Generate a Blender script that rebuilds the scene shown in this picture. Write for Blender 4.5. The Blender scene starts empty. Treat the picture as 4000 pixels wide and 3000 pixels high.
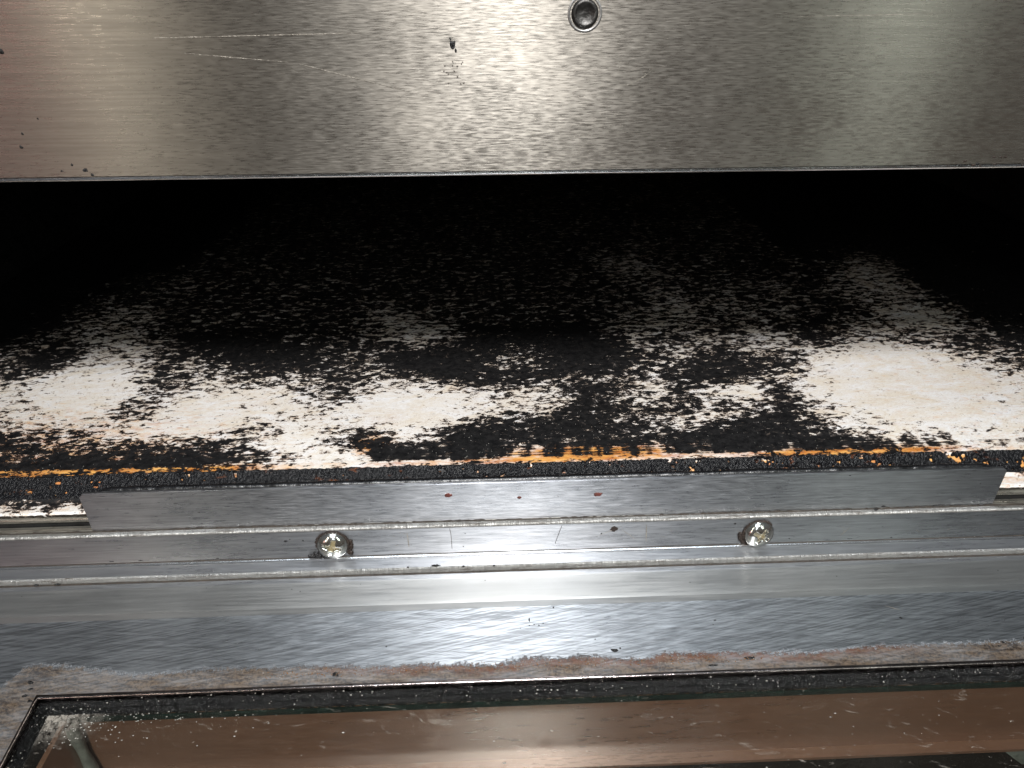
import bpy, bmesh, math, random
import numpy as np
from mathutils import Vector, Matrix, Euler
R = math.radians
random.seed(7); rng = np.random.RandomState(11)
scene = bpy.context.scene

# ------------------------------------------------------------------ camera
cam = bpy.data.cameras.new("camera"); cam_ob = bpy.data.objects.new("camera", cam)
scene.collection.objects.link(cam_ob); scene.camera = cam_ob
cam.sensor_width = 36.0; cam.lens = 36.0*2800/4000
cam.clip_start = 0.01; cam.clip_end = 50
yaw, pitch, roll = R(2.1), R(30), R(-0.3)
fw = Vector((math.sin(yaw)*math.cos(pitch), math.cos(yaw)*math.cos(pitch), -math.sin(pitch)))
rt = Vector((math.cos(yaw), -math.sin(yaw), 0)); up = rt.cross(fw)
c, s = math.cos(roll), math.sin(roll)
rt2 = rt*c + up*s; up2 = up*c - rt*s
m = Matrix((rt2, up2, -fw)).transposed().to_4x4(); m.translation = Vector((-0.0187, -0.1907, 0.150))
cam_ob.matrix_world = m

# ------------------------------------------------------------------ light
world = bpy.data.worlds.new("World"); scene.world = world; world.use_nodes = True
wn = world.node_tree; bg = wn.nodes["Background"]
wtc = wn.nodes.new('ShaderNodeTexCoord'); wsx = wn.nodes.new('ShaderNodeSeparateXYZ'); wr = wn.nodes.new('ShaderNodeMapRange'); wm = wn.nodes.new('ShaderNodeMix')
wm.data_type = 'RGBA'; wr.interpolation_type = 'SMOOTHSTEP'; wr.inputs[1].default_value = -.45; wr.inputs[2].default_value = .7
wn.links.new(wtc.outputs['Generated'], wsx.inputs[0]); wn.links.new(wsx.outputs[2], wr.inputs[0]); wn.links.new(wr.outputs[0], wm.inputs[0])
wm.inputs[6].default_value = (.60, .46, .35, 1); wm.inputs[7].default_value = (.80, .86, .90, 1); wn.links.new(wm.outputs[2], bg.inputs[0])   # warm floor and cabinets below, paler ceiling above
bg.inputs[1].default_value = 0.15
scene.view_settings.view_transform = 'Standard'; scene.view_settings.look = 'None'
scene.view_settings.exposure = 0; scene.view_settings.gamma = 1

def aim(o, target):
    o.rotation_euler = (Vector(target) - o.location).to_track_quat('-Z', 'Y').to_euler()
def area_lamp(name, loc, target, sx, sy, power, color, spread=180):
    l = bpy.data.lights.new(name, 'AREA'); l.shape = 'RECTANGLE'; l.size = sx; l.size_y = sy
    l.energy = power; l.color = color; l.spread = R(spread)
    o = bpy.data.objects.new(name, l); o.location = loc; scene.collection.objects.link(o); aim(o, target); return o
# the work lamp over the photographer's head: its cone is what draws the lit arch on the deck
l = bpy.data.lights.new("work_lamp", 'SPOT'); l.energy = 180; l.color = (1.0, 0.99, 0.98)
l.spot_size = R(25); l.spot_blend = 0.8; l.shadow_soft_size = 0.17
o = bpy.data.objects.new("work_lamp", l); o.location = (0.03, -1.12, 1.30); scene.collection.objects.link(o); aim(o, (0.0, 0.07, 0.0))
# unseen fill panels added for brightness and the smaller lamps further off that streak the brushed steel
area_lamp("overhead_fill", (0.06, -0.50, 1.75), (0.0, -.02, 0), 1.05, 0.34, 7.0, (0.78, 0.90, 1.0))  # added above the oven to brighten the ledges and door plate
area_lamp("rear_fill", (0.05, -2.1, 0.98), (0.0, 0, 0), 0.24, 0.9, 2.3, (0.86, 0.94, 1.0))  # added low behind the camera to light the deck further back
area_lamp("tube_lamp_warm", (-0.93, -1.7, 0.75), (0, 0, 0.05), 0.05, 1.1, 3.2, (1.0, 0.93, 0.80))
area_lamp("tube_lamp_cool", (0.98, -1.6, 0.9), (0, 0, 0.05), 0.17, 1.1, 3.6, (0.90, 1.0, 0.93))
area_lamp("pink_fill", (-1.22, -1.7, 0.22), (0, 0, 0.10), 0.42, 0.35, 0.75, (1.0, 0.55, 0.52))  # no known source: added to tint the front panel's left end pink

# ------------------------------------------------------------------ helpers
col = scene.collection
def tag(o, label=None, cat=None, kind=None, group=None):
    if label: o['label'] = label
    if cat: o['category'] = cat
    if kind: o['kind'] = kind
    if group: o['group'] = group
    return o
def empty(name, loc):
    o = bpy.data.objects.new(name, None); o.location = loc; o.empty_display_size = .02; col.objects.link(o); return o
def wloc(o):
    v = Vector(o.location)
    while o.parent: o = o.parent; v = v + Vector(o.location)
    return v
def link(name, me, mat, parent=None, origin=(0, 0, 0)):
    """mesh in world coordinates (shifted by origin); parents have no rotation"""
    o = bpy.data.objects.new(name, me)
    if mat: me.materials.append(mat)
    o.location = Vector(origin)
    if parent: o.parent = parent; o.location = Vector(origin) - wloc(parent)
    col.objects.link(o); return o
def mesh(name, V, F, smooth=False):
    me = bpy.data.meshes.new(name); me.from_pydata([tuple(v) for v in V], [], [tuple(f) for f in F]); me.update()
    if smooth: me.polygons.foreach_set('use_smooth', [True]*len(me.polygons))
    return me
def from_bm(name, bm, smooth=False):
    me = bpy.data.meshes.new(name); bm.normal_update(); bm.to_mesh(me); bm.free()
    if smooth: me.polygons.foreach_set('use_smooth', [True]*len(me.polygons))
    return me
def box(name, x0, x1, y0, y1, z0, z1, mat, parent=None, bevel=0.0):
    bm = bmesh.new(); bmesh.ops.create_cube(bm, size=1)
    for v in bm.verts:
        v.co = Vector(((x0+x1)/2 + v.co.x*(x1-x0), (y0+y1)/2 + v.co.y*(y1-y0), (z0+z1)/2 + v.co.z*(z1-z0)))
    if bevel: bmesh.ops.bevel(bm, geom=bm.edges[:], offset=bevel, segments=2, affect='EDGES')
    return link(name, from_bm(name, bm), mat, parent)
def extrude_x(name, prof, x0, x1, mat, parent=None, nx=1, smooth=True, closed=False, wob=0.0):
    """prof = [(y,z),...] swept along X"""
    P = np.array(prof); n = len(P); V = []; F = []
    for i in range(nx+1):
        x = x0 + (x1-x0)*i/nx
        dz = wob*math.sin(i*.37)*math.sin(i*.083+1) if wob else 0
        V += [(x, p[0], p[1]+dz) for p in P]
    k = n if closed else n-1
    for i in range(nx):
        for j in range(k):
            a = i*n+j; b = i*n+(j+1) % n; F.append((a, b, b+n, a+n))
    if closed: F += [tuple(range(n))[::-1], tuple(range(nx*n, nx*n+n))]
    me = mesh(name, V, F, smooth)
    if smooth:
        try: me.set_sharp_from_angle(angle=R(35))
        except Exception: pass
    return link(name, me, mat, parent)
def arc(cy, cz, r, a0, a1, n=6):
    return [(cy+r*math.cos(R(a0+(a1-a0)*i/n)), cz+r*math.sin(R(a0+(a1-a0)*i/n))) for i in range(n+1)]
def vnoise(x, y, seed=0):
    xi = np.floor(x).astype(np.int64); yi = np.floor(y).astype(np.int64); fx = x-xi; fy = y-yi
    fx = fx*fx*(3-2*fx); fy = fy*fy*(3-2*fy)
    def h(a, b):
        n = (a*374761393 + b*668265263 + seed*144665) & 0xffffffff
        n = ((n ^ (n >> 13))*1274126177) & 0xffffffff
        return ((n ^ (n >> 16)) & 0xffff)/65535.0
    return (h(xi, yi)*(1-fx)+h(xi+1, yi)*fx)*(1-fy)+(h(xi, yi+1)*(1-fx)+h(xi+1, yi+1)*fx)*fy
def fbm(x, y, seed=0, octv=4):
    t = 0; a = .5; n = 0
    for i in range(octv):
        t = t+a*vnoise(x*2**i, y*2**i, seed+i); n += a; a *= .55
    return t/n

# ------------------------------------------------------------------ materials
class NT:
    def __init__(s, name):
        s.m = bpy.data.materials.new(name); s.m.use_nodes = True; s.t = s.m.node_tree; s.n = s.t.nodes
        s.b = s.n['Principled BSDF']; s.P = s.n.new('ShaderNodeTexCoord').outputs['Object']
        s.P = s.n.new('ShaderNodeNewGeometry').outputs['Position']
    def put(s, sock, v):
        if isinstance(v, bpy.types.NodeSocket): s.t.links.new(v, sock)
        elif isinstance(v, (tuple, list)) and len(v) == 3 and sock.type == 'RGBA': sock.default_value = (*v, 1)
        elif v is not None: sock.default_value = v
    def math(s, op, a, b=None, c=None, clamp=False):
        n = s.n.new('ShaderNodeMath'); n.operation = op; n.use_clamp = clamp
        s.put(n.inputs[0], a); s.put(n.inputs[1], b)
        if c is not None: s.put(n.inputs[2], c)
        return n.outputs[0]
    def mapping(s, scale=(1, 1, 1), rot=(0, 0, 0), loc=(0, 0, 0), P=None):
        P = P or s.P
        if any(rot):                                 # turn first, stretch afterwards
            q = s.n.new('ShaderNodeMapping'); s.put(q.inputs[0], P); q.inputs[2].default_value = rot; P = q.outputs[0]
        n = s.n.new('ShaderNodeMapping'); s.put(n.inputs[0], P); n.inputs[1].default_value = loc
        n.inputs[3].default_value = scale; return n.outputs[0]
    def noise(s, scale, detail=4, rough=.55, P=None, dist=0.0):
        n = s.n.new('ShaderNodeTexNoise'); s.put(n.inputs['Vector'], P or s.P)
        n.inputs['Scale'].default_value = scale; n.inputs['Detail'].default_value = detail
        n.inputs['Roughness'].default_value = rough; n.inputs['Distortion'].default_value = dist
        return n.outputs[0]
    def rng(s, v, a, b, c=0., d=1., smooth=False):
        n = s.n.new('ShaderNodeMapRange'); s.put(n.inputs[0], v)
        if smooth: n.interpolation_type = 'SMOOTHSTEP'
        for i, q in enumerate((a, b, c, d)): s.put(n.inputs[i+1], q)
        return n.outputs[0]
    def mix(s, f, a, b, mode='MIX'):
        n = s.n.new('ShaderNodeMix'); n.data_type = 'RGBA'; n.blend_type = mode
        s.put(n.inputs[0], f); s.put(n.inputs[6], a); s.put(n.inputs[7], b); return n.outputs[2]
    def attr(s, name):
        n = s.n.new('ShaderNodeAttribute'); n.attribute_name = name; return n.outputs['Fac']
    def sep(s, P=None):
        n = s.n.new('ShaderNodeSeparateXYZ'); s.put(n.inputs[0], P or s.P); return n.outputs
    def bump(s, h, dist, strength=1.0, normal=None):
        n = s.n.new('ShaderNodeBump'); n.inputs['Strength'].default_value = strength
        n.inputs['Distance'].default_value = dist; s.put(n.inputs['Height'], h)
        if normal: s.put(n.inputs['Normal'], normal)
        return n.outputs[0]
    def out(s, **k):
        for a, v in k.items(): s.put(s.b.inputs[a.replace('_', ' ')], v)
        return s.m

def brushed(name, base=(.55, .55, .54), rough=.30, aniso=.8, rot=(0, 0, 0), dash=1.0, bump=.00003, var=.25, knurl=0.0,
            stain=None, fine=1.0, film=.85, grime=0.0, lines=0.0):
    """steel brushed along X"""
    t = NT(name)
    p1 = t.mapping(scale=(60*dash, 900*fine, 900*fine), rot=rot)
    n1 = t.noise(1.0, 5, .7, p1)
    p2 = t.mapping(scale=(130*dash, 1150*fine, 1150*fine), rot=rot, loc=(3, 1, 2))
    n2 = t.noise(1.0, 3, .6, p2, .25)
    n3 = t.noise(14, 4, .6)
    h = t.math('ADD', t.math('MULTIPLY', n1, .5), t.math('MULTIPLY', n2, .6))
    if knurl:
        pk = t.mapping(scale=(2600, 260, 260), loc=(1, 5, 0)); h = t.math('ADD', h, t.math('MULTIPLY', t.noise(1, 2, .6, pk, 1.2), knurl))
    f = t.rng(h, .35, .75)
    dark = tuple(v*(1-var) for v in base); lite = tuple(min(1, v*(1+var*.5)) for v in base)
    colr = t.mix(f, dark, lite)
    colr = t.mix(t.rng(n3, .45, .75, 0, .35), colr, tuple(v*w for v, w in zip(base, (.82, .78, .72))))
    r = t.math('ADD', t.rng(n3, .32, .68, rough*.75, rough*1.3), t.rng(n2, .3, .7, -.08, .10))
    b = t.bump(h, bump)
    met = film
    if lines:
        ln1 = t.noise(1, 3, .55, t.mapping(scale=(26, 1900, 1900), rot=(rot[0], rot[1], rot[2]*1.3), loc=(5, 0, 2)), .15)
        ln2 = t.noise(1, 2, .55, t.mapping(scale=(55, 1300, 1300), rot=(rot[0], rot[1], -rot[2]*.5), loc=(1, 7, 2)), .3)
        lf = t.rng(t.math('ADD', t.math('MULTIPLY', ln1, .6), t.math('MULTIPLY', ln2, .4)), .42, .58)
        colr = t.mix(lines, colr, t.mix(lf, tuple(v*.35 for v in base), tuple(min(1, v*1.55) for v in base)))
        r = t.math('ADD', r, t.rng(lf, 0, 1, .05*lines*2, -.05*lines*2))
    if grime:
        gx = t.noise(1, 5, .75, t.mapping(scale=(120, 900, 900), loc=(6, 2, 3))); gs = t.rng(gx, .52, .66, 0, grime)
        colr = t.mix(gs, colr, (.05, .035, .022)); met = t.rng(gs, 0, 1, film, .2)
    if stain: colr, r, met, b = stain(t, colr, r, b)
    tv = t.n.new('ShaderNodeCombineXYZ'); tv.inputs[0].default_value = 1.0
    t.out(Base_Color=colr, Metallic=met, Roughness=r, Anisotropic=aniso, Anisotropic_Rotation=0.25, Tangent=tv.outputs[0], Normal=b)
    return t.m

def speck_mat(name, base, rough=.6, coat=0.0, bumpd=.0003, scale=900, metal=0.0, var=.5, spec=.5):
    t = NT(name); t.b.inputs['Specular IOR Level'].default_value = spec; n = t.noise(scale, 5, .7); n2 = t.noise(scale*.3, 3, .6)
    t.out(Base_Color=t.mix(t.rng(n2, .35, .65), base, tuple(v*(1-var) for v in base)), Roughness=t.rng(n, .3, .7, rough*.6, rough*1.3),
          Metallic=metal, Normal=t.bump(n, bumpd))
    return t.m

# window rectangle of the door, used by the residue around it
WX0, WX1, WY0, WY1 = -.1549, .235, -.190, -.0475
def door_stain(t, colr, r, b):
    X, Y, Z = t.sep()
    def outside(lo, hi, v):
        return t.math('MAXIMUM', t.math('SUBTRACT', lo, v), t.math('SUBTRACT', v, hi))
    dx = t.math('MAXIMUM', outside(WX0, WX1, X), 0.0); dy = t.math('MAXIMUM', outside(WY0, WY1, Y), 0.0)
    d = t.math('SQRT', t.math('ADD', t.math('MULTIPLY', dx, dx), t.math('MULTIPLY', dy, dy)))
    w = t.math('ADD', t.noise(38, 5, .65), t.math('MULTIPLY', t.noise(650, 4, .75), .45))
    lim = t.rng(w, .42, .80, .0024, .0066)
    # the residue is wider towards the door's left corner
    lim = t.math('ADD', lim, t.rng(X, -.13, -.165, 0, .006))
    k = t.rng(t.math('ADD', t.math('SUBTRACT', d, lim), t.math('MULTIPLY', t.math('SUBTRACT', t.noise(1300, 4, .75), .5), .009)), .0008, -.0008, 0, 1, True)
    g = t.math('ADD', t.math('MULTIPLY', t.noise(1100, 5, .8), .55), t.math('MULTIPLY', t.noise(1, 5, .75, t.mapping(scale=(110, 480, 300), rot=(0, 0, R(10))), 1.5), .45))
    tan = t.mix(t.rng(g, .43, .57), (.018, .011, .008), (.145, .105, .072))
    edge = t.rng(t.math('SUBTRACT', d, lim), -.0042, -.0006, 0, 1, True)
    mid = t.rng(t.math('ABSOLUTE', t.math('ADD', X, -.02)), .11, .07, 0, 1, True)
    rust = t.math('MULTIPLY', t.math('MULTIPLY', edge, t.rng(t.noise(480, 4, .8), .38, .55)), t.math('MULTIPLY', mid, .85))
    tan = t.mix(rust, tan, (.11, .035, .014))
    colr2 = t.mix(t.math('MULTIPLY', k, t.rng(t.noise(1, 4, .7, t.mapping(scale=(70, 210, 100), loc=(2, 7, 1))), .35, .6, 1.0, .68)), colr, tan)
    sparkle = t.rng(t.noise(1300, 2, .6), .62, .7)
    r2 = t.math('ADD', t.math('MULTIPLY', r, t.math('SUBTRACT', 1, k)), t.math('MULTIPLY', k, t.rng(sparkle, 0, 1, .62, .2)))
    met = t.rng(k, 0, 1, .88, .15)
    h = t.math('MULTIPLY', k, g)
    return colr2, r2, met, t.bump(h, .00022, 1.0, b)

M = {}
M['fascia'] = brushed('brushed_fascia_steel', (.345, .318, .28), .30, .95, dash=2.2, bump=.000008, var=.20, fine=2.6, film=.93, lines=.12)
M['lip'] = brushed('lip_steel', (.40, .41, .43), .33, .93, dash=1.2, bump=.000008, var=.2, film=.96, fine=1.4, lines=.22)
M['rail'] = brushed('rail_steel', (.40, .41, .43), .31, .93, dash=.8, bump=.000006, var=.14, film=.96, fine=1.3, lines=.15)
M['ledge'] = brushed('scored_steel', (.33, .325, .31), .36, .5, dash=1, bump=.00014, var=.6, knurl=2.6, grime=.85)
M['trim'] = brushed('trim_steel', (.38, .39, .41), .34, .9, dash=.7, bump=.00001, var=.18)
M['trimlow'] = brushed('satin_trim_steel', (.295, .30, .30), .42, .9, dash=.4, bump=.000004, var=.10, film=.82)
M['door'] = brushed('brushed_door_steel', (.30, .32, .345), .42, .92, rot=(0, 0, R(-9)), dash=1.3, bump=.00002, var=.4, stain=door_stain, fine=1.5, lines=.6)
M['inner'] = brushed('recess_steel', (.18, .088, .052), .36, .9, dash=1.2, bump=.00001, var=.2, film=.35)  # brown of the reflected room is put into the base colour
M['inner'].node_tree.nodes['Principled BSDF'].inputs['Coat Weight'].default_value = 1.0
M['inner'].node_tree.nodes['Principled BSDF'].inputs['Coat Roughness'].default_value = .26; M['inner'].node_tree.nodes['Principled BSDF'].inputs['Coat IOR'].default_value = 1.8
M['bead'] = brushed('dull_bead_steel', (.40, .38, .33), .32, .5, dash=1, bump=.00005, var=.4, grime=.9)
M['edge'] = speck_mat('bright_cut_edge', (.8, .8, .8), .22, metal=1.0, var=.1, bumpd=.00005)
M['screw'] = None
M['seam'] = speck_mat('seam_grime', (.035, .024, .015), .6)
M['soot'] = speck_mat('glossy_soot', (.012, .011, .011), .30, bumpd=.0004, scale=1400)
M['grease'] = speck_mat('black_grease', (.010, .010, .011), .28, bumpd=.0002, scale=500)
M['rust'] = speck_mat('baked_brown_residue', (.030, .017, .011), .5, bumpd=.0004, scale=1400)
M['fleck'] = speck_mat('reddish_brown_fleck', (.14, .035, .025), .45, bumpd=.0001)
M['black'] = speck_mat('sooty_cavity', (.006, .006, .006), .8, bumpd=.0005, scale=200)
M['gasket'] = speck_mat('greasy_black_gasket', (.006, .006, .006), .14, bumpd=.0008, scale=900, spec=.4)
M['scratch'] = speck_mat('scratch_bright', (.50, .46, .40), .50, metal=.8, var=.4)
M['caulk'] = speck_mat('grey_sealant', (.15, .155, .13), .5)
M['stone'] = speck_mat('dull_body_steel', (.4, .39, .38), .4, metal=1.0, scale=60, var=.15)

# ------------------------------------------------------------------ setting
t = NT('kitchen_floor_tile'); n = t.noise(30, 5, .6)
br = t.n.new('ShaderNodeTexBrick'); t.put(br.inputs['Vector'], t.P); br.offset = 0
br.inputs['Color1'].default_value = (.20, .10, .065, 1); br.inputs['Color2'].default_value = (.17, .085, .055, 1); br.inputs['Mortar'].default_value = (.09, .07, .06, 1)
br.inputs['Scale'].default_value = 1; br.inputs['Brick Width'].default_value = .3; br.inputs['Row Height'].default_value = .3; br.inputs['Mortar Size'].default_value = .004
t.out(Base_Color=t.mix(t.rng(n, .4, .7, 0, .5), br.outputs[0], (.12, .07, .05)), Roughness=.35)
fl = box('kitchen_floor', -2.5, 2.5, -2.6, 1.2, -.96, -.92, t.m); tag(fl, 'red-brown quarry tiled floor far below the open oven door', kind='structure')
mt = box('rubber_mat', -1.2, .345, -1.2, .40, -.9195, -.905, speck_mat('black_rubber', (.02, .02, .02), .6, scale=80), None, .004)
tag(mt, 'black rubber floor mat seen dimly through the door glass', 'mat')

# ------------------------------------------------------------------ oven
oven = empty('deck_oven', (0.03, 0.25, -.20))
tag(oven, 'steel deck oven standing open, its white deck burnt black and its glass door folded down', 'oven')
X0, X1 = -.30, .36

# upper front panel, folded back at its lower edge
fas = extrude_x('front_panel', [(.020, .1035), (.0068, .1030), (.0052, .1025), (.0040, .1035), (.0040, .22), (.0040, .40)], X0, X1, M['fascia'], oven)
tag(fas, 'brushed steel front panel above the opening')
hem = extrude_x('panel_hem', arc(.0052, .1033, .0012, 180, 300, 5), X0, X1, M['edge'], oven)
# rivet with its dished ring
def lathe(name, prof, center, axis_y_sign, mat, parent, n=40, tilt=0.0):
    V = []; F = []; k = len(prof)
    for i in range(n):
        a = 2*math.pi*i/n
        for r, h in prof: V.append((center[0]+r*math.cos(a), center[1]-h, center[2]+r*math.sin(a)))
    for i in range(n):
        for j in range(k-1):
            a = i*k+j; b = ((i+1) % n)*k+j; F.append((a, a+1, b+1, b))
    return link(name, mesh(name, V, F, True), mat, parent)
rv = lathe('rivet', [(.0, .0002), (.0009, .0001), (.0017, .0003), (.0022, .0006), (.0026, .0008), (.0030, .0006), (.0033, .0001), (.0034, -.0003)],
           (.0066, .0040, .1408), 1, speck_mat('dark_rivet', (.13, .125, .12), .42, metal=.9, scale=500), fas)
rg = lathe('rivet_ring', [(.00345, -.0002), (.0037, .00015), (.0041, .0001), (.0045, -.0002)], (.0066, .0040, .1408), 1, M['stone'], fas)

# cavity
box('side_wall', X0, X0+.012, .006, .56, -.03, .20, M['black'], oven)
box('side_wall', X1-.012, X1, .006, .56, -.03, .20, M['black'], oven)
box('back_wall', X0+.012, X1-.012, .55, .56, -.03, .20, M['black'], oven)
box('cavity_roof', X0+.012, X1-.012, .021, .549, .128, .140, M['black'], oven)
box('outer_side', X0-.0035, X0-.0005, .0042, .57, -.42, .40, M['stone'], oven)
box('outer_side', X1+.0005, X1+.0035, .0042, .57, -.42, .40, M['stone'], oven)
box('outer_top', X0, X1, .0045, .57, .4005, .403, M['stone'], oven)
box('lower_front_panel', X0, X1, .012, .014, -.42, -.034, speck_mat('black_lower_panel', (.012, .012, .012), .35), oven)
pp = [(0.2164, -0.1696), (0.2385, -0.1894), (0.2797, -0.1921), (0.2688, -0.1660)]
tag(link('pale_plate', mesh('pale_plate', [(x, y, z) for y in (.0112, .0119) for x, z in pp], [(0, 1, 2, 3), (0, 4, 5, 1), (1, 5, 6, 2), (2, 6, 7, 3), (3, 7, 4, 0)]), speck_mat('pale_painted_plate', (.62, .64, .63), .4), oven), 'pale plate on the dark panel below, glimpsed through the door glass')

# ---- the baking deck: white worn enamel under burnt-on carbon
ROWY = [13,17,21,25,30,35,40,46,52,58,65,72,80,88,97,107,118,130,145,162,182,205,235,270,320,400]
DENS = """88888888888878899865422357765555556678667664443334444445555
88888888888788899865422678886566567789777765445555554444333
88888888887788888766412898997667778899888765433433332222211
88777777776677777765335867997768888899876543332211111111111
66666666777676667763257745998788766798875332131111111111111
77777788886665545564356635898899765577875321000111111111112
88777766665674323475455424677789766446775320000122222222222
55444444444455532344543212356579766655675210000222222222222
44444444443257632334553101235469755754474100000012222222222
44444444432257531334564111245458754742173000000012223333333
33333333321246544445675333455457764765464200000013334444444
33333333221125655555675556787776665788765310000124555666666
44555555321146655665675679987787876678877420001234666666666
77777776531246557778766899976688977657866532100255566666666
66666668843456578888766889876689987646654565324557677777777
66666667854457889987666656788899875675554477545655678888888
77777767544568998866766435789999865555665677655433567888889
88889875555679999998765456789999875555666658876423468999999
99999876555689999999965667678899987654655666786555678999999
99999876667789999998787778777899987755666665775544578999999
99999877766788999867777777889999976666677677887534578999999
99999987777888889778988778888888875556678777887775568999999
99999999999999999999988877777777888766777888899888889999999
99999999999999999999999999999999999999999999999999999999999
99999999999999999999999999999999999999999999999999999999999
99999999999999999999999999999999999999999999999999999999999""".split()
DT = np.array([[int(ch) for ch in r_] for r_ in DENS], float)/9
DT[17:, 10:46] = np.minimum(DT[17:, 10:46], .74)
def dens(x, y):
    u = np.clip((x*1000+290)/10, 0, DT.shape[1]-1.001); v = np.interp(y*1000, ROWY, range(len(ROWY)))
    v = np.clip(v, 0, len(ROWY)-1.001); i = u.astype(int); j = v.astype(int); a = u-i; b = v-j
    return (DT[j, i]*(1-a)+DT[j, i+1]*a)*(1-b)+(DT[j+1, i]*(1-a)+DT[j+1, i+1]*a)*b

def deck_material():
    t = NT('burnt_white_deck'); X, Y, Z = t.sep()
    d = t.attr('carbon'); am = t.attr('amber'); ln = t.attr('streaky')
    # flaking edge noise, longer across the deck than into it
    u0 = t.noise(1, 4, .6, t.mapping(scale=(52, 80, 60), rot=(0, 0, R(-6))), .35)
    u1 = t.noise(1, 8, .70, t.mapping(scale=(190, 330, 150), rot=(0, 0, R(-3)), loc=(1, 4, 0)), .5)
    u1 = t.math('ADD', t.math('MULTIPLY', u0, .14), t.math('MULTIPLY', u1, .86))
    u2 = t.noise(1, 6, .7, t.mapping(scale=(480, 900, 400), loc=(4, 2, 0)), .5)
    u = t.math('ADD', t.math('MULTIPLY', t.math('SUBTRACT', u1, .5), 3.2), t.math('MULTIPLY', t.math('SUBTRACT', u2, .5), 1.5))
    # wiping streaks near the front edge: combs and fine lines across
    cx = t.noise(1, 2, .5, t.mapping(scale=(210, 14, 10), rot=(0, 0, R(5))))
    cy = t.noise(1, 4, .7, t.mapping(scale=(45, 1300, 300)))
    cs = t.math('ADD', t.math('MULTIPLY', t.math('SUBTRACT', cx, .5), 2.3), t.math('MULTIPLY', t.math('SUBTRACT', cy, .5), 2.2))
    u = t.math('ADD', t.math('MULTIPLY', u, t.math('SUBTRACT', 1, t.math('MULTIPLY', ln, .6))), t.math('MULTIPLY', cs, ln))
    u = t.math('ADD', u, .5)
    diff = t.math('SUBTRACT', t.rng(d, 0, 1, -.03, 1.03), u)
    k = t.math('ADD', t.rng(diff, -.02, .03, 0, .86, True), t.rng(diff, .03, .16, 0, .14))
    # sparse pepper specks on the clean areas
    pep = t.rng(t.noise(1, 3, .7, t.mapping(scale=(330, 620, 400), loc=(9, 9, 9))), .655, .675)
    k = t.math('MAXIMUM', k, t.math('MULTIPLY', pep, t.rng(d, 0, .12, .25, 1)))
    # enamel colour
    v1 = t.noise(1, 8, .7, t.mapping(scale=(60, 130, 80), rot=(0, 0, R(-10))), 1.2)
    v2 = t.noise(1, 6, .7, t.mapping(scale=(260, 700, 300), rot=(0, 0, R(-12))), 1.5)
    white = t.mix(t.rng(v1, .35, .65), (.82, .82, .83), (.74, .67, .57))
    ridg = t.math('ABSOLUTE', t.math('SUBTRACT', v2, .5))
    white = t.mix(t.rng(ridg, .035, .0, 0, .42), white, (.42, .30, .19))
    bl = t.rng(t.noise(38, 5, .7), .58, .72, 0, .5); white = t.mix(t.math('MULTIPLY', bl, .6), white, (.52, .33, .18))
    amn = t.rng(t.math('ADD', am, t.math('MULTIPLY', t.math('SUBTRACT', t.noise(1, 6, .75, t.mapping(scale=(160, 520, 200))), .5), 1.6)), .25, .75)
    amc = t.mix(t.rng(t.noise(1, 4, .7, t.mapping(scale=(80, 300, 100), loc=(3, 3, 3))), .35, .62), (.78, .42, .12), (.42, .12, .02))
    white = t.mix(t.math('MULTIPLY', amn, t.rng(am, 0, .12, 0, 1)), white, amc)
    # scorched rims around the carbon
    halo = t.math('MULTIPLY', t.rng(diff, -.30, -.02, 0, .40), t.rng(t.noise(1, 4, .7, t.mapping(scale=(70, 160, 90), loc=(8, 3, 1))), .40, .66))
    white = t.mix(halo, white, (.50, .34, .21))
    rim = t.rng(diff, -.13, -.0, 0, 1)
    white = t.mix(t.math('MULTIPLY', rim, t.rng(am, 0, .4, .38, .9)), white, (.20, .075, .02))
    g = t.noise(1300, 5, .75); g2 = t.noise(320, 4, .7)
    carb = t.mix(t.rng(g2, .35, .7), (.0065, .0065, .007), (.017, .016, .016))
    colr = t.mix(k, white, carb)
    h = t.math('MULTIPLY', k, t.math('ADD', t.math('MULTIPLY', g, .35), t.math('MULTIPLY', g2, 1.1)))
    h = t.math('ADD', h, t.math('MULTIPLY', v2, .06))
    b = t.bump(h, .00035)
    t.out(Base_Color=colr, Roughness=t.rng(k, 0, 1, .42, t.rng(g2, .3, .7, .30, .62)), Normal=b, Specular_IOR_Level=t.rng(k, 0, 1, .5, .28))
    return t.m
M['deck'] = deck_material()

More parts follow.
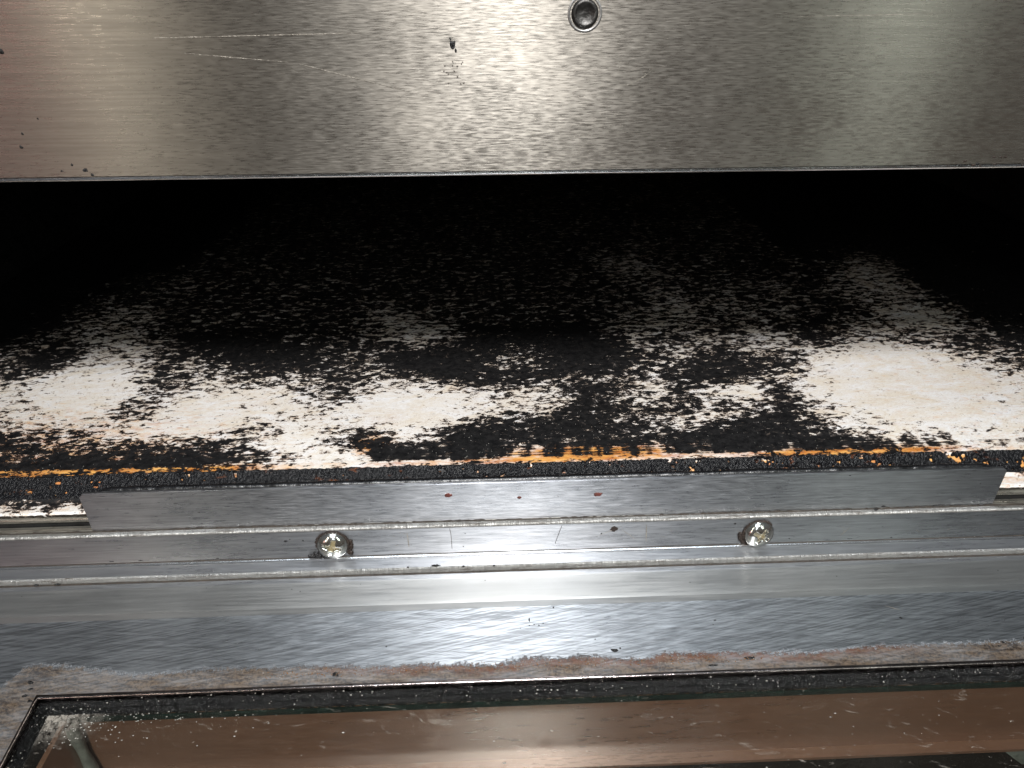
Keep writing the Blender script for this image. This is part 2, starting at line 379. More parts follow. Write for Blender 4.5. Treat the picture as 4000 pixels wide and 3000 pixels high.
def deck_profile(y):
    return np.interp(y*1000, [0.3, 0.5, 6.0, 8.5, 11.6, 12.8, 14, 600], [-7.2, -6.0, -5.8, -4.4, -1.5, -.25, 0, 0])/1000
ys = np.concatenate([[.0003], np.arange(.0005, .0135, .0006), np.arange(.0135, .06, .002), np.geomspace(.062, .548, 60)])
xs = np.linspace(X0+.0125, X1-.0125, 330)
GX, GY = np.meshgrid(xs, ys)
def amber_at(x, y):
    mm = y*1000; xm = x*1000
    band = np.exp(-((mm-14.6)/1.5)**2)
    along = np.interp(xm, [-290, -190, -120, -95, -70, -50, 5, 30, 60, 90, 130, 160, 300], [.9, 1., 1., .5, .25, .7, .95, .5, .35, .8, .9, .25, .2])
    a = band*along
    comb = np.exp(-((mm-19)/4.5)**2)*np.exp(-((xm-18)/34)**2)*.9
    left = (mm > 12)*np.exp(-((xm+185)/75)**2)*np.clip(1-(mm-13)/60, 0, 1)*.5
    leftband = (mm > 12.2)*np.exp(-((xm+170)/45)**2)*np.exp(-((mm-16)/3.0)**2)*.9
    sp = np.exp(-((xm+62)/6)**2)*np.exp(-((mm-27)/6)**2)*.8 + np.exp(-((xm-110)/28)**2)*np.exp(-((mm-15.5)/2.5)**2)*.9
    shelf = np.where(mm < 7.5, .13, np.where(mm < 12.4, .85, 0))
    allover = .10+.10*np.exp(-((xm-190)/60)**2)
    return np.clip(a*(.45+.5*fbm(x*120, y*500, 41))+comb+left+leftband*.7+sp+shelf+allover, 0, 1)
D = dens(GX, GY); D = D-.035*np.exp(-((D-.38)/.25)**2); mm = GY*1000; xm = GX*1000
D = D-.17*np.exp(-((xm+125)/75)**4)*np.exp(-((mm-50)/22)**4)*(D < .85)-.08*np.exp(-((xm+15)/60)**4)*np.exp(-((mm-48)/14)**4)
combz = np.exp(-((mm-19.5)/4.0)**4)*np.exp(-((xm-22)/33)**4); D = D*(1-combz)+.56*combz
edgeband = np.exp(-((mm-14.9)/1.7)**4)
edge_clean = np.interp(xm, [-290, -150, -110, -80, 0, 70, 95, 130, 160, 300], [.75, .75, .55, .9, .95, .9, .6, .5, .7, .9])
D = D*(1-edgeband*edge_clean) + .18*edgeband*edge_clean
crust = np.clip((13.4-mm)/.7, 0, 1)*np.clip((mm-7.0)/1.0, 0, 1)
D = D*(1-crust)+.52*crust
low = np.clip((7.6-mm)/.8, 0, 1)
D = D*(1-low)+low*np.where(xm < 0, np.interp(mm, [0, 2.5, 4, 7], [.25, .35, .6, .8]), np.interp(mm, [0, 3, 7], [.1, .25, .5]))
ST = np.clip((27-mm)/8, 0, 1)*np.clip((mm-15.5)/1.5, 0, 1)*np.interp(xm, [-180, -60, -20, 100, 150, 200], [.25, .6, 1, 1, .8, .3])
def grid_mesh(name, GX, GY, GZ):
    ny, nx = GX.shape; V = np.stack([GX.ravel(), GY.ravel(), GZ.ravel()], 1)
    idx = np.arange(ny*nx).reshape(ny, nx)
    F = np.stack([idx[:-1, :-1].ravel(), idx[:-1, 1:].ravel(), idx[1:, 1:].ravel(), idx[1:, :-1].ravel()], 1)
    return mesh(name, V, F.tolist(), True)
def set_attr(me, name, arr):
    a = me.attributes.new(name, 'FLOAT', 'POINT'); a.data.foreach_set('value', np.ascontiguousarray(arr, dtype=np.float32).ravel())
GZ = deck_profile(GY) + .00022*(fbm(GX*30, GY*40, 5)-.5)*np.clip((mm-14)/10, 0, 1)
me = grid_mesh('baking_deck', GX, GY, GZ)
set_attr(me, 'carbon', D); set_attr(me, 'amber', amber_at(GX, GY)); set_attr(me, 'streaky', ST)
deck = link('baking_deck', me, M['deck'], oven); tag(deck, 'white enamelled deck half covered with flaking black carbon')
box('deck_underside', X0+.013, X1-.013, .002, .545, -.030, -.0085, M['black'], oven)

# ---- granular crust along the deck's front slope: real lumps
cx = np.arange(-.21, .24, .00042); cy = np.arange(.0062, .0142, .00042)
CX, CY = np.meshgrid(cx, cy)
edge = np.clip((CY-.0062)/.0012, 0, 1)*np.clip((.0139-CY + .0012*(fbm(CX*300, CY*0+.5, 8)-.5))/.0009, 0, 1)
thin = np.interp(CX, [-.21, -.16, -.15, .155, .17, .24], [.55, .6, 1, 1, .75, .6])
lump = vnoise(CX*1900, CY*1900, 3)*.5 + vnoise(CX*2300, CY*2300, 9)*.35 + fbm(CX*220, CY*260, 4)*.6
bare = np.clip((fbm(CX*420, CY*900, 21)-np.interp(CX, [-.21, -.08, -.05, .0, .08, .16, .24], [.69, .76, .73, .69, .65, .65, .65]))*14, 0, 1)
CZ = deck_profile(CY) + edge*thin*(.00035 + .0008*(lump-.42)) - bare*.0013 - (1-edge)*.0008
me = grid_mesh('carbon_crust', CX, CY, CZ); me.polygons.foreach_set('use_smooth', [False]*len(me.polygons))
t = NT('granular_carbon'); g = t.noise(1500, 3, .7)
n2 = t.noise(1, 4, .7, t.mapping(scale=(130, 340, 200)))
cc = t.mix(t.rng(n2, .62, .74), (.006, .006, .007), (.16, .045, .010))
t.out(Base_Color=cc, Roughness=t.rng(g, .3, .7, .10, .30), Normal=t.bump(g, .0003), Specular_IOR_Level=.16)
cr = link('carbon_crust', me, t.m, deck); tag(cr, 'lumpy black carbon crust along the front edge', kind='stuff')

# ---- steel bead and channel under the deck edge
box('bead_shadow_gap', X0+.013, X1-.013, .0022, .0030, -.0140, -.0075, M['seam'], oven)  # dark box stands in for the shade behind the bead
extrude_x('deck_bead', arc(.0019, -.0096, .0013, 80, 280, 10), X0+.013, X1-.013, M['bead'], oven)
extrude_x('rail_back', [(.0016, -.0128), (.0004, -.0128), (.0003, -.0136), (-.0003, -.0140)], X0+.013, X1-.013, M['bead'], oven)

# ---- lip plate clamped behind the rail
def lip_plate():
    bm = bmesh.new()
    x0, x1, zt, zb, th = -.1543, .1577, .0020, -.0178, .0011; ch = .0016
    out = [(x0+.0002, zb), (x1-.0002, zb), (x1, zt-ch*.8), (x1-ch*.8, zt), (x0+ch, zt), (x0, zt-ch)]
    f = [bm.verts.new((x, 0, z)) for x, z in out]; b = [bm.verts.new((x, th, z)) for x, z in out]
    bm.faces.new(f); bm.faces.new(b[::-1])
    for i in range(6): bm.faces.new((f[i], b[i], b[(i+1) % 6], f[(i+1) % 6]))
    bmesh.ops.recalc_face_normals(bm, faces=bm.faces[:])
    bmesh.ops.bevel(bm, geom=[e for e in bm.edges if abs(e.verts[0].co.y-e.verts[1].co.y) < 1e-6 and e.verts[0].co.y < 1e-5], offset=.00022, segments=2, affect='EDGES')
    return from_bm('lip_plate', bm)
lip = link('lip_plate', lip_plate(), M['lip'], oven); tag(lip, 'upright brushed steel strip screwed to the front of the deck')
# greasy black rim standing behind the lip plate
n = 420; V = []; F = []; pr = arc(0, 0, 1, -10, 190, 8); rn = fbm(np.linspace(0, 70, n+1), np.zeros(n+1)+.4, 31, 4)
for i in range(n+1):
    x = -.1515+(.1560+.1515)*i/n; e = min(1, (i+.3)/9, (n-i+.3)/9)
    rr = .00115*e*(.72+.62*rn[i])
    for py, pz in pr: V.append((x, .0026+py*rr*1.1, .0009+pz*rr*1.25-(1-e)*.001))
k = len(pr)
for i in range(n):
    for j in range(k-1): a = i*k+j; F.append((a, a+k, a+k+1, a+1))
tag(link('grease_rim', mesh('grease_rim', V, F, True), M['grease'], lip), 'greasy black rim along the back of the lip plate')
box('rim_web', -.150, .154, .00115, .0040, -.0058, .0003, M['grease'], lip)

# ---- rail: rolled ledge (scored), face with two screws, cut lower edge
RX0, RX1 = X0, X1
extrude_x('rail_ledge', [(-.0004, -.0139)]+arc(-.0014, -.0149, .0010, 90, 175, 6), RX0, RX1, M['ledge'], oven)
extrude_x('rail_seam', [(.0002, -.0142), (-.0001, -.01385), (-.0005, -.01365), (-.0008, -.0141)], RX0, RX1, M['seam'], oven, nx=200, wob=.00012)
rail = extrude_x('mounting_rail', [(-.0024, -.0149), (-.0024, -.0258), (-.00255, -.0262), (-.0030, -.0265)], RX0, RX1, M['rail'], oven)
tag(rail, 'flat steel rail holding the lip plate with two screws')
extrude_x('rail_edge', [(-.0030, -.0265), (-.00325, -.02665), (-.0032, -.0269), (-.0022, -.0271)], RX0, RX1, M['edge'], rail)
extrude_x('rail_shadow_line', [(-.00265, -.02605), (-.00275, -.0262), (-.0029, -.02632)], RX0, RX1, M['seam'], rail, nx=120, wob=.00005)  # dark strip modelled as the shadow line above the cut edge
# sill trim A: upper step, rolled scored front
extrude_x('sill_trim', [(-.0015, -.0272), (-.0066, -.0272), (-.0078, -.0274)], RX0, RX1, M['trim'], oven)
extrude_x('sill_nosing', [(-.0078, -.0274), (-.0084, -.0277), (-.0087, -.0284), (-.0087, -.0294)], RX0, RX1, M['ledge'], oven)
extrude_x('sill_seam', [(-.0085, -.0292), (-.0089, -.0291), (-.00935, -.02937)], RX0, RX1, M['seam'], oven, nx=200, wob=.00005)
# lower trim C, D
extrude_x('step_trim', [(-.0080, -.0294), (-.0108, -.0294), (-.0112, -.02955)], RX0, RX1, M['trim'], oven)
lt = extrude_x('lower_trim', [(-.0112, -.02955), (-.0118, -.0298), (-.0150, -.02995), (-.0210, -.0297), (-.0218, -.0302), (-.0218, -.0330), (-.0195, -.0360)], RX0, RX1, M['trimlow'], oven)
tag(lt, 'smooth satin steel trim below the rail')

# grime packed irregularly into the seams
def grime_line(y, z, r0, r1, seed, parent, x0=RX0+.001, x1=RX1-.001, dens_=.5):
    n = 1500; X_ = np.linspace(x0, x1, n+1); a = fbm(X_*90, X_*0+.3, seed, 4)*.6+vnoise(X_*900, X_*0+.7, seed+5)*.4
    rr_ = r0+(r1-r0)*np.clip((a-dens_)*4, 0, 1)**1.2; V = []; F = []; k = 5
    for i in range(n+1):
        for j in range(k):
            an = R(-20+220*j/(k-1)); V.append((X_[i], y-rr_[i]*.8*math.sin(an)*.7, z+rr_[i]*math.cos(an)))
    for i in range(n):
        for j in range(k-1): q = i*k+j; F.append((q, q+k, q+k+1, q+1))
    return tag(link('seam_grime', mesh('seam_grime', V, F, True), M['seam'], parent), 'dark grime packed into a seam')
grime_line(-.0002, -.01385, .00012, .00050, 3, oven, dens_=.42)
grime_line(-.0088, -.02925, .00006, .00034, 9, oven, dens_=.5)
grime_line(-.0028, -.02650, .00004, .00028, 15, oven, dens_=.56)
grime_line(.0004, -.0070, .00015, .00045, 21, oven, dens_=.35)

# ---- screws
def screw_mesh():
    nr, na = 46, 128; V = []; G = []
    Rr = .00495; H = .0030
    for i in range(nr+1):
        r = Rr*i/nr
        for a in range(na):
            th = 2*math.pi*a/na; x = r*math.cos(th); z = r*math.sin(th); q = r/Rr
            h = H*(max(0.0, 1-q**2.6))**.5*.80 + .20*H*(q < .999)
            if i == nr: h = -.0006
            cx_, cz_ = abs(x), abs(z)
            L = .0027
            def arm(u, v):
                wdt = .00080*(1-.25*u/L); return min((L-u)/.0009, (wdt-v)/.00035)
            dd = max(arm(cx_, cz_), arm(cz_, cx_), (.00125-r)/.0005)
            dd = max(0.0, min(1.0, dd+.35)); dep = dd*.00165*(1-.25*q)
            V.append((x, -(h-dep), z)); G.append(dd)
    F = []
    for i in range(nr):
        for a in range(na):
            b = (a+1) % na; F.append((i*na+a, i*na+b, (i+1)*na+b, (i+1)*na+a))
    me = mesh('screw_head', V, F, True); set_attr(me, 'grime', np.array(G)); return me
t = NT('shiny_screw_steel'); g = t.attr('grime'); nn = t.noise(900, 3, .6)
gm = t.math('MULTIPLY', t.rng(g, .85, 1, 0, 1), t.rng(nn, .3, .5, .55, 1))
t.out(Base_Color=t.mix(gm, (.74, .73, .68), (.26, .21, .11)), Metallic=t.rng(gm, 0, 1, 1, .35), Roughness=t.math('ADD', t.rng(gm, 0, 1, .13, .42), t.rng(nn, .3, .7, -.03, .06)), Normal=t.bump(t.noise(500, 3, .6), .00006))
sm = screw_mesh()
def place_screw(x, z, ang, lab):
    sc = link('screw', sm if sm.users == 0 else sm.copy(), None, oven, (x, -.0024, z))
    sc.data.materials.clear(); sc.data.materials.append(t.m)
    sc.rotation_euler = (R(-8), R(ang), 0); sc.scale = (1.07, 1.1, 1.07); tag(sc, lab); return sc
place_screw(-.0737, -.0204, 18, 'round cross-head screw with black soot heaped on its left')
place_screw(.0743, -.0212, 33, 'round cross-head screw with a thin rusty ring')

# ---- residue lumps
def blob(name, cx, cy, cz, rx, ry, rz, mat, parent, seed=0, n=18, rough=.5):
    bm = bmesh.new(); bmesh.ops.create_icosphere(bm, subdivisions=3 if max(rx, rz) > .0012 else 2, radius=1)
    r_ = np.random.RandomState(seed); ph = r_.rand(9)*6
    for v in bm.verts:
        p = v.co; k = 1+rough*(.5*math.sin(p.x*5+ph[0])*math.sin(p.z*6+ph[1])+.4*math.sin(p.y*9+ph[2]+p.x*4)+.35*math.sin(p.z*13+ph[3]+p.x*11)+.3*(r_.rand()-.5))
        v.co = Vector((cx+p.x*rx*k, cy+p.y*ry*k, cz+p.z*rz*k))
    return bm
def blob_ob(name, args, mat, parent, seed, rough=.5):
    o = link(name, from_bm(name, blob(name, *args, None, None, seed, rough=rough), True), mat, parent); return o
def merge_blobs(name, items, mat, parent, smooth=True):
    V = []; F = []
    for i, a in enumerate(items):
        bm = blob(name, *a, None, None, 100+i); off = len(V)
        for j, v in enumerate(bm.verts): v.index = j
        bm.verts.index_update(); V += [tuple(v.co) for v in bm.verts]; F += [tuple(off+v.index for v in f.verts) for f in bm.faces]; bm.free()
    return link(name, mesh(name, V, F, smooth), mat, parent)
# heap left of the left screw, crumbs right of it
it = [(-.0737-.0052-.0005*i*.9, -.0031-.0003*random.random(), -.0251+.0007*random.random()*(1-i/8), .0010, .0007, .0009*(1-i*.06)) for i in range(7)]
it += [(-.0737-.0046, -.0030, -.0237, .0009, .0006, .0010), (-.0737-.0030, -.0032, -.0259, .0010, .0007, .0006), (-.0737-.0062, -.0030, -.0243, .0010, .0006, .0008)]
tag(merge_blobs('soot_heap', it, M['soot'], oven), 'black soot heaped on the rail edge at the left screw')
def ring_items(sx, sz, a0, a1, n, rr=.0053, sz_=.0004):
    return [(sx+(rr+.0003*random.random())*math.cos(R(a0+(a1-a0)*i/n)), -.0027, sz+(rr+.0003*random.random())*math.sin(R(a0+(a1-a0)*i/n)),
             sz_*(.7+.7*random.random()), .0004, sz_*(.7+.6*random.random())) for i in range(n+1)]
ra = merge_blobs('burnt_ring', ring_items(-.0737, -.0204, -30, 205, 46)+ring_items(-.0735, -.0204, -40, 12, 12, .0060, .00055), M['rust'], oven)
tag(ra, 'crusty brown ring around the left screw')
rb = merge_blobs('burnt_ring', ring_items(.0743, -.0212, 40, 265, 44, .0052, .00042)+ring_items(.0743, -.0212, 180, 240, 14, .0062, .0006), M['rust'], oven)
tag(rb, 'thin rusty ring around the right screw')
it = [(-.0682+.0006*random.random(), -.0030, -.0247+.0012*random.random(), .0006, .0005, .0006) for i in range(5)]
tag(merge_blobs('brown_residue', it, M['rust'], oven), 'brown crumbs baked on beside the left screw')

# flecks baked onto the lip plate and rail (flat irregular scabs)
def fleck(name, x, z, w, h, mat, parent, y=0.0, seed=0, ang=0, lab=None, axis='y', th=.00018):
    r_ = np.random.RandomState(seed); n = 14; V = [(0, -th, 0)]; F = []
    for i in range(n):
        a = 2*math.pi*i/n; k = .75+.5*r_.rand(); V.append((math.cos(a)*w/2*k, 0.00003, math.sin(a)*h/2*k))
    for i in range(n):
        a = 2*math.pi*i/n; V.append((V[i+1][0]*.7, -th*.85, V[i+1][2]*.7))
    for i in range(n):
        j = (i+1) % n; F += [(1+i, 1+j, 1+n+j, 1+n+i), (1+n+i, 1+n+j, 0)]
    ca, sa = math.cos(R(ang)), math.sin(R(ang)); W = []
    for vx, vy, vz in V:
        X_, Z_ = vx*ca-vz*sa, vx*sa+vz*ca
        W.append((x+X_, y+vy, z+Z_) if axis == 'y' else (x+X_, z+Z_, y-vy))
    o = link(name, mesh(name, W, F, False), mat, parent)
    if lab: tag(o, lab)
    return o
fleck('brown_fleck', -.0334, -.0027, .0028, .0021, M['fleck'], lip, seed=1, lab='reddish brown fleck, left one on the lip plate')
fleck('brown_fleck', -.0094, -.0046, .0017, .0013, M['fleck'], lip, seed=2, lab='reddish brown fleck, smallest and middle one on the lip plate')
fleck('brown_fleck', .0172, -.0043, .0034, .0018, M['fleck'], lip, seed=3, ang=12, lab='reddish brown fleck, right one on the lip plate')
fleck('brown_fleck', .0232, -.0178, .0026, .0024, M['rust'], rail, y=-.0024, seed=4, ang=30, lab='dark brown fleck on the rail')
# image-found specks as (x, z) on the vertical sheets, (x, y) on the flat ones; many tiny, kept as one part per sheet
def specks(name, pts, mat, parent, y, axis='y', seed=0):
    V = []; F = []; r_ = np.random.RandomState(seed)
    for (x, z, w, h) in pts:
        n = 8; off = len(V); V.append((x, y-.00012, z) if axis == 'y' else (x, z, (y(z) if callable(y) else y)+.00014)); 
        for i in range(n):
            a = 2*math.pi*i/n; k = .6+.8*r_.rand(); px, pz = x+math.cos(a)*w/2*k, z+math.sin(a)*h/2*k
            V.append((px, y+.00002, pz) if axis == 'y' else (px, pz, (y(pz) if callable(y) else y)+.00001))
        F += [(off, off+1+i, off+1+(i+1) % n) for i in range(n)]
    return tag(link(name, mesh(name, V, F, False), mat, parent), kind='stuff')
sp = [(-.1237, -.0030, .0016, .0006), (-.1170, -.0070, .0013, .0006), (-.0695, -.0041, .0005, .0004), (-.0210, -.0035, .0004, .0003), (-.0190, -.0068, .0004, .0003),
      (.0037, -.0045, .0004, .0003), (.1500, -.0042, .0008, .0007), (.1030, .0008, .0009, .0004), (.0325, -.0098, .0016, .0004), (.1180, -.0132, .0022, .0009), (-.1290, -.0023, .0012, .0003)]
specks('soot_speck', sp, M['soot'], lip, 0.0, seed=3)
sp = [(-.0895, -.0188, .0015, .0010), (-.0880, -.0180, .0006, .0004), (-.0836, -.0187, .0008, .0006), (-.0282, -.0177, .0005, .0005), (-.0290, -.0235, .0006, .0006), (.0190, -.0196, .0008, .0006),
      (-.0470, -.0222, .0004, .0003), (.0655, -.0170, .0010, .0009), (.0860, -.0246, .0006, .0005), (-.1500, -.0255, .0022, .0006), (-.1400, -.0255, .0022, .0006), (-.1140, -.0256, .0014, .0006),
      (.1230, -.0255, .0012, .0004), (.1080, -.0255, .0020, .0004)]
specks('soot_speck', sp, M['soot'], rail, -.0024, seed=4)
sp = [(-.1345, .1335, .0016, .0022), (.1330, .1062, .0013, .0008), (.1366, .1060, .0011, .0008), (.1160, .1035, .0014, .0009), (.1115, .1032, .0013, .0008),
      (-.1420, .1165, .0008, .0008), (-.1360, .1145, .0008, .0008), (-.1375, .1112, .0011, .0010), (-.1260, .1066, .0009, .0008), (-.1290, .1050, .0009, .0007), (-.1230, .1052, .0014, .0012),
      (-.1215, .1040, .0009, .0009), (-.1310, .1180, .0006, .0006), (.0990, .1072, .0004, .0003)]
sp = [(-.0257, .1342, .0018, .0022), (-.0262, .1355, .0008, .0008), (-.0250, .1328, .0007, .0013)] + [q for q in sp if q[0] < -.12 or q[1] < .107]
fs = [(-.0257+(random.random()-.5)*.005, .131-(random.random())*.006, .0004, .0005) for i in range(14)]
specks('soot_speck', sp, M['soot'], fas, .0040, seed=5); specks('grease_speck', fs, M['rust'], fas, .0040, seed=6)
specks('rust_speck', [(.112+.028*r_, .1030+.0028*q_, .0005+.0009*w_, .0004+.0004*w_) for r_, q_, w_ in rng.rand(26, 3)], M['rust'], fas, .0040, seed=16)
big = fleck('soot_fleck', .1292, .1083, .0021, .0013, M['soot'], fas, y=.0040, seed=8, lab='black fleck near the right end of the front panel')

# scratches: thin bright slivers standing a hair proud
def scratch(parent, a, b, w, y, axis='y', bend=0.0, name='scratch'):
    n = 24; V = []; F = []
    dx, dz = b[0]-a[0], b[1]-a[1]; L = math.hypot(dx, dz); nx_, nz_ = -dz/L, dx/L
    for i in range(n+1):
        u = i/n; e = max(.12, math.sin(math.pi*u)**.5)*(.6+.6*random.random()); off = bend*math.sin(math.pi*u)
        for s_ in (-1, 1):
            x = a[0]+dx*u+nx_*(off+s_*w/2*e); z = a[1]+dz*u+nz_*(off+s_*w/2*e)
            V.append((x, y, z) if axis == 'y' else (x, z, y(z) if callable(y) else y))
    for i in range(n): F.append((2*i, 2*i+2, 2*i+3, 2*i+1))
    return link(name, mesh(name, V, F), M['scratch'], parent)
fy = .0040-.00006
scratch(fas, (-.1000, .1362), (-.0460, .1370), .00020, fy)
scratch(fas, (-.0930, .1330), (-.0650, .1305), .00018, fy)
scratch(fas, (-.0640, .1303), (-.0370, .1235), .00026, fy)
scratch(fas, (.0590, .1398), (.0960, .1403), .00018, fy)
scratch(fas, (.0175, .1243), (.0245, .1282), .00022, fy, bend=-.0004)

# ------------------------------------------------------------------ door, folded down, sloping 6 degrees away
DZ0, DY0, DM = -.0330, -.0215, math.tan(R(6))
dz = lambda y: DZ0+(y-DY0)*DM
door = link('door', None, None, oven) if False else bpy.data.objects.new('door', None)
door.parent = oven; door.location = Vector((.03, -.02, -.05))-wloc(oven); col.objects.link(door); tag(door, 'glazed steel door folded down towards the viewer')
def door_plate():
    xs = [X0+.005, WX0, WX1, X1-.005]; ys = [-.232, WY0, WY1, -.0190]; V = []; F = []
    for y in ys:
        for x in xs: V.append((x, y, dz(y)))
    for j in range(3):
        for i in range(3):
            if i == 1 and j == 1: continue
            F.append((j*4+i, j*4+i+1, j*4+i+5, j*4+i+4))
    return mesh('door_plate', V, F)
dp = link('inner_plate', door_plate(), M['door'], door); tag(dp, 'brushed steel inner plate with brown residue round the window')
def ring(name, prof, mat, parent, sub=1, jitter=0.0):
    """sweep (inset, height over the door plane) round the window"""
    V = []; F = []; loops = []
    cs = []
    pts = [(WX0, WY1), (WX1, WY1), (WX1, WY0), (WX0, WY0)]; inn = [(1, -1), (-1, -1), (-1, 1), (1, 1)]
    path = []
    for q in range(4):
        for u in range(sub):
            f_ = u/sub; path.append((q, f_))
    for q, f_ in path:
        q2 = (q+1) % 4; row = []
        for ins, h in prof:
            xa, ya = pts[q][0]+inn[q][0]*ins, pts[q][1]+inn[q][1]*ins; xb, yb = pts[q2][0]+inn[q2][0]*ins, pts[q2][1]+inn[q2][1]*ins
            x, y = xa+(xb-xa)*f_, ya+(yb-ya)*f_
            row.append(len(V)); j_ = jitter*(random.random()-.5); V.append((x, y, dz(y)+h+j_))
        loops.append(row)
    n = len(loops)
    for i in range(n):
        a, b = loops[i], loops[(i+1) % n]
        for j in range(len(prof)-1): F.append((a[j], b[j], b[j+1], a[j+1]))
    me = mesh(name, V, F, True)
    try: me.set_sharp_from_angle(angle=R(50))
    except Exception: pass
    return link(name, me, mat, parent)
ring('window_bead', [(-.0002, -.0003)]+[(.0005-.0007*math.cos(R(a)), .0001+.0006*math.sin(R(a))) for a in (0, 30, 60, 90, 120, 150, 180)]+[(.0013, -.0010)],
     speck_mat('dark_polished_bead', (.30, .26, .25), .14, metal=1, var=.6, scale=260, bumpd=.0002), door, 90, .00012)
gk = ring('gasket', [(.0012, -.0012), (.0020, -.0004), (.0028, -.0007), (.0034, -.0013), (.0042, -.0008), (.0050, -.0012), (.0054, -.0021)], M['gasket'], door, 620, .0008)
gk.data.polygons.foreach_set('use_smooth', [False]*len(gk.data.polygons))
tag(gk, 'greasy black seal round the window')
# glass pane with baked-on grime
t = NT('grimy_glass'); nt = t.n
tr = nt.new('ShaderNodeBsdfTransparent'); tr.inputs[0].default_value = (.90, .93, .90, 1)
gl = nt.new('ShaderNodeBsdfGlossy'); gl.inputs['Roughness'].default_value = .06
fr = nt.new('ShaderNodeFresnel'); fr.inputs[0].default_value = 1.5
mx = nt.new('ShaderNodeMixShader'); t.put(mx.inputs[0], fr.outputs[0]); t.put(mx.inputs[1], tr.outputs[0]); t.put(mx.inputs[2], gl.outputs[0])
X, Y, Z = t.sep()
d1 = t.rng(t.noise(1, 4, .7, t.mapping(scale=(130, 420, 300), rot=(0, 0, R(12))), .8), .62, .76, 0, .45)
d2 = t.rng(t.noise(1, 3, .7, t.mapping(scale=(420, 800, 500), rot=(0, 0, R(-15)))), .70, .76, 0, .75)
cr_ = t.math('MULTIPLY', t.rng(X, -.128, -.150, 0, 1, True), t.math('MULTIPLY', t.rng(Y, -.064, -.050, 0, 1, True), t.rng(t.noise(700, 4, .7), .35, .6)))
film = t.rng(t.noise(25, 4, .6), .3, .7, .0, .02)
dirt = t.math('MAXIMUM', t.math('MAXIMUM', d1, d2), t.math('MAXIMUM', cr_, film))
df = t.b; t.out(Base_Color=(.42, .38, .33), Roughness=.35)
m2 = nt.new('ShaderNodeMixShader'); t.put(m2.inputs[0], dirt); t.put(m2.inputs[1], mx.outputs[0]); t.put(m2.inputs[2], df.outputs[0])
t.put(nt['Material Output'].inputs[0], m2.outputs[0]); M['glass'] = t.m
gx0, gx1, gy0, gy1 = WX0+.003, WX1-.003, WY0+.003, WY1-.003
def pane(name, x0, x1, y0, y1, h, mat, parent):
    V = [(x, y, dz(y)+h+q) for q in (0, -.0001) for x, y in ((x0, y0), (x1, y0), (x1, y1), (x0, y1))]
    return link(name, mesh(name, [v for v in V[:4]], [(0, 1, 2, 3)]), mat, parent)
gp = pane('glass_pane', gx0, gx1, gy0, gy1, -.0016, M['glass'], door); tag(gp, 'grease-spotted glass pane')
tag(box('pane_edge', gx0+.003, gx1, -.0532, -.0524, -.0408, -.0392, speck_mat('greenish_glass_edge', (.012, .022, .018), .2), door), 'greenish edge of the glass')
# recess behind the glass: four steel walls, flange, outer pane
HX0, HX1, HY0, HY1, HZ = -.1405, .222, -.178, -.0517, -.0694
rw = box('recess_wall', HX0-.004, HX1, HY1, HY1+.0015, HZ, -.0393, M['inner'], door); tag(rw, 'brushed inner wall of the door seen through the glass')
box('recess_rim', HX0-.004, HX1, HY1-.0002, HY1+.0012, -.03925, -.0388, M['edge'], door)
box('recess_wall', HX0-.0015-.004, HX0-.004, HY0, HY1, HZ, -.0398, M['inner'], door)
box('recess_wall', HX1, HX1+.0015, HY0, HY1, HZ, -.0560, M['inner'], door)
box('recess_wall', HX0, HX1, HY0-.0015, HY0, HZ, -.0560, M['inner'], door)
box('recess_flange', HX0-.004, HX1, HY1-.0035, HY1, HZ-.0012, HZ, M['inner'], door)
def bar(name, p0, p1, r, mat, parent, n=12):
    p0, p1 = Vector(p0), Vector(p1); q = (p1-p0).to_track_quat('Z', 'Y'); V = []; F = []
    for i in range(9):
        c_ = p0.lerp(p1, i/8); rr = r*(1+.15*math.sin(i*1.3))
        for a in range(n): V.append(c_+q@Vector((rr*math.cos(2*math.pi*a/n), rr*math.sin(2*math.pi*a/n), 0)))
    for i in range(8):
        for a in range(n): b = (a+1) % n; F.append((i*n+a, i*n+b, (i+1)*n+b, (i+1)*n+a))
    return link(name, mesh(name, V, F, True), mat, parent)
tag(bar('corner_sealant', (-.1436, -.0540, -.0405), (-.1436, -.0540, -.0690), .0017, M['caulk'], door), 'bead of grey sealant in the recess corner')
t = NT('smoked_outer_glass'); nt = t.n
tr = nt.new('ShaderNodeBsdfTransparent'); tr.inputs[0].default_value = (.75, .78, .75, 1)
gl = nt.new('ShaderNodeBsdfGlossy'); gl.inputs['Roughness'].default_value = .03
mx = nt.new('ShaderNodeMixShader'); mx.inputs[0].default_value = .03; t.put(mx.inputs[1], tr.outputs[0]); t.put(mx.inputs[2], gl.outputs[0]); t.put(nt['Material Output'].inputs[0], mx.outputs[0])
box('outer_pane', HX0-.01, HX1+.01, HY0-.01, HY1+.01, HZ-.0056, HZ-.0016, t.m, door)
# door outer shell
for a in ((X0+.005, X0+.0065, -.232, -.020), (X1-.0065, X1-.005, -.232, -.020)): box('door_side', *a, -.075, -.0545, M['stone'], door)
box('door_front', X0+.0065, X1-.0065, -.2320, -.2305, -.075, -.0556, M['stone'], door)
hb = bar('handle', (X0+.08, -.262, -.070), (X1-.08, -.262, -.070), .008, M['edge'], door)
for hx in (X0+.10, X1-.10): box('handle_post', hx-.006, hx+.006, -.262, -.232, -.074, -.066, M['edge'], hb)
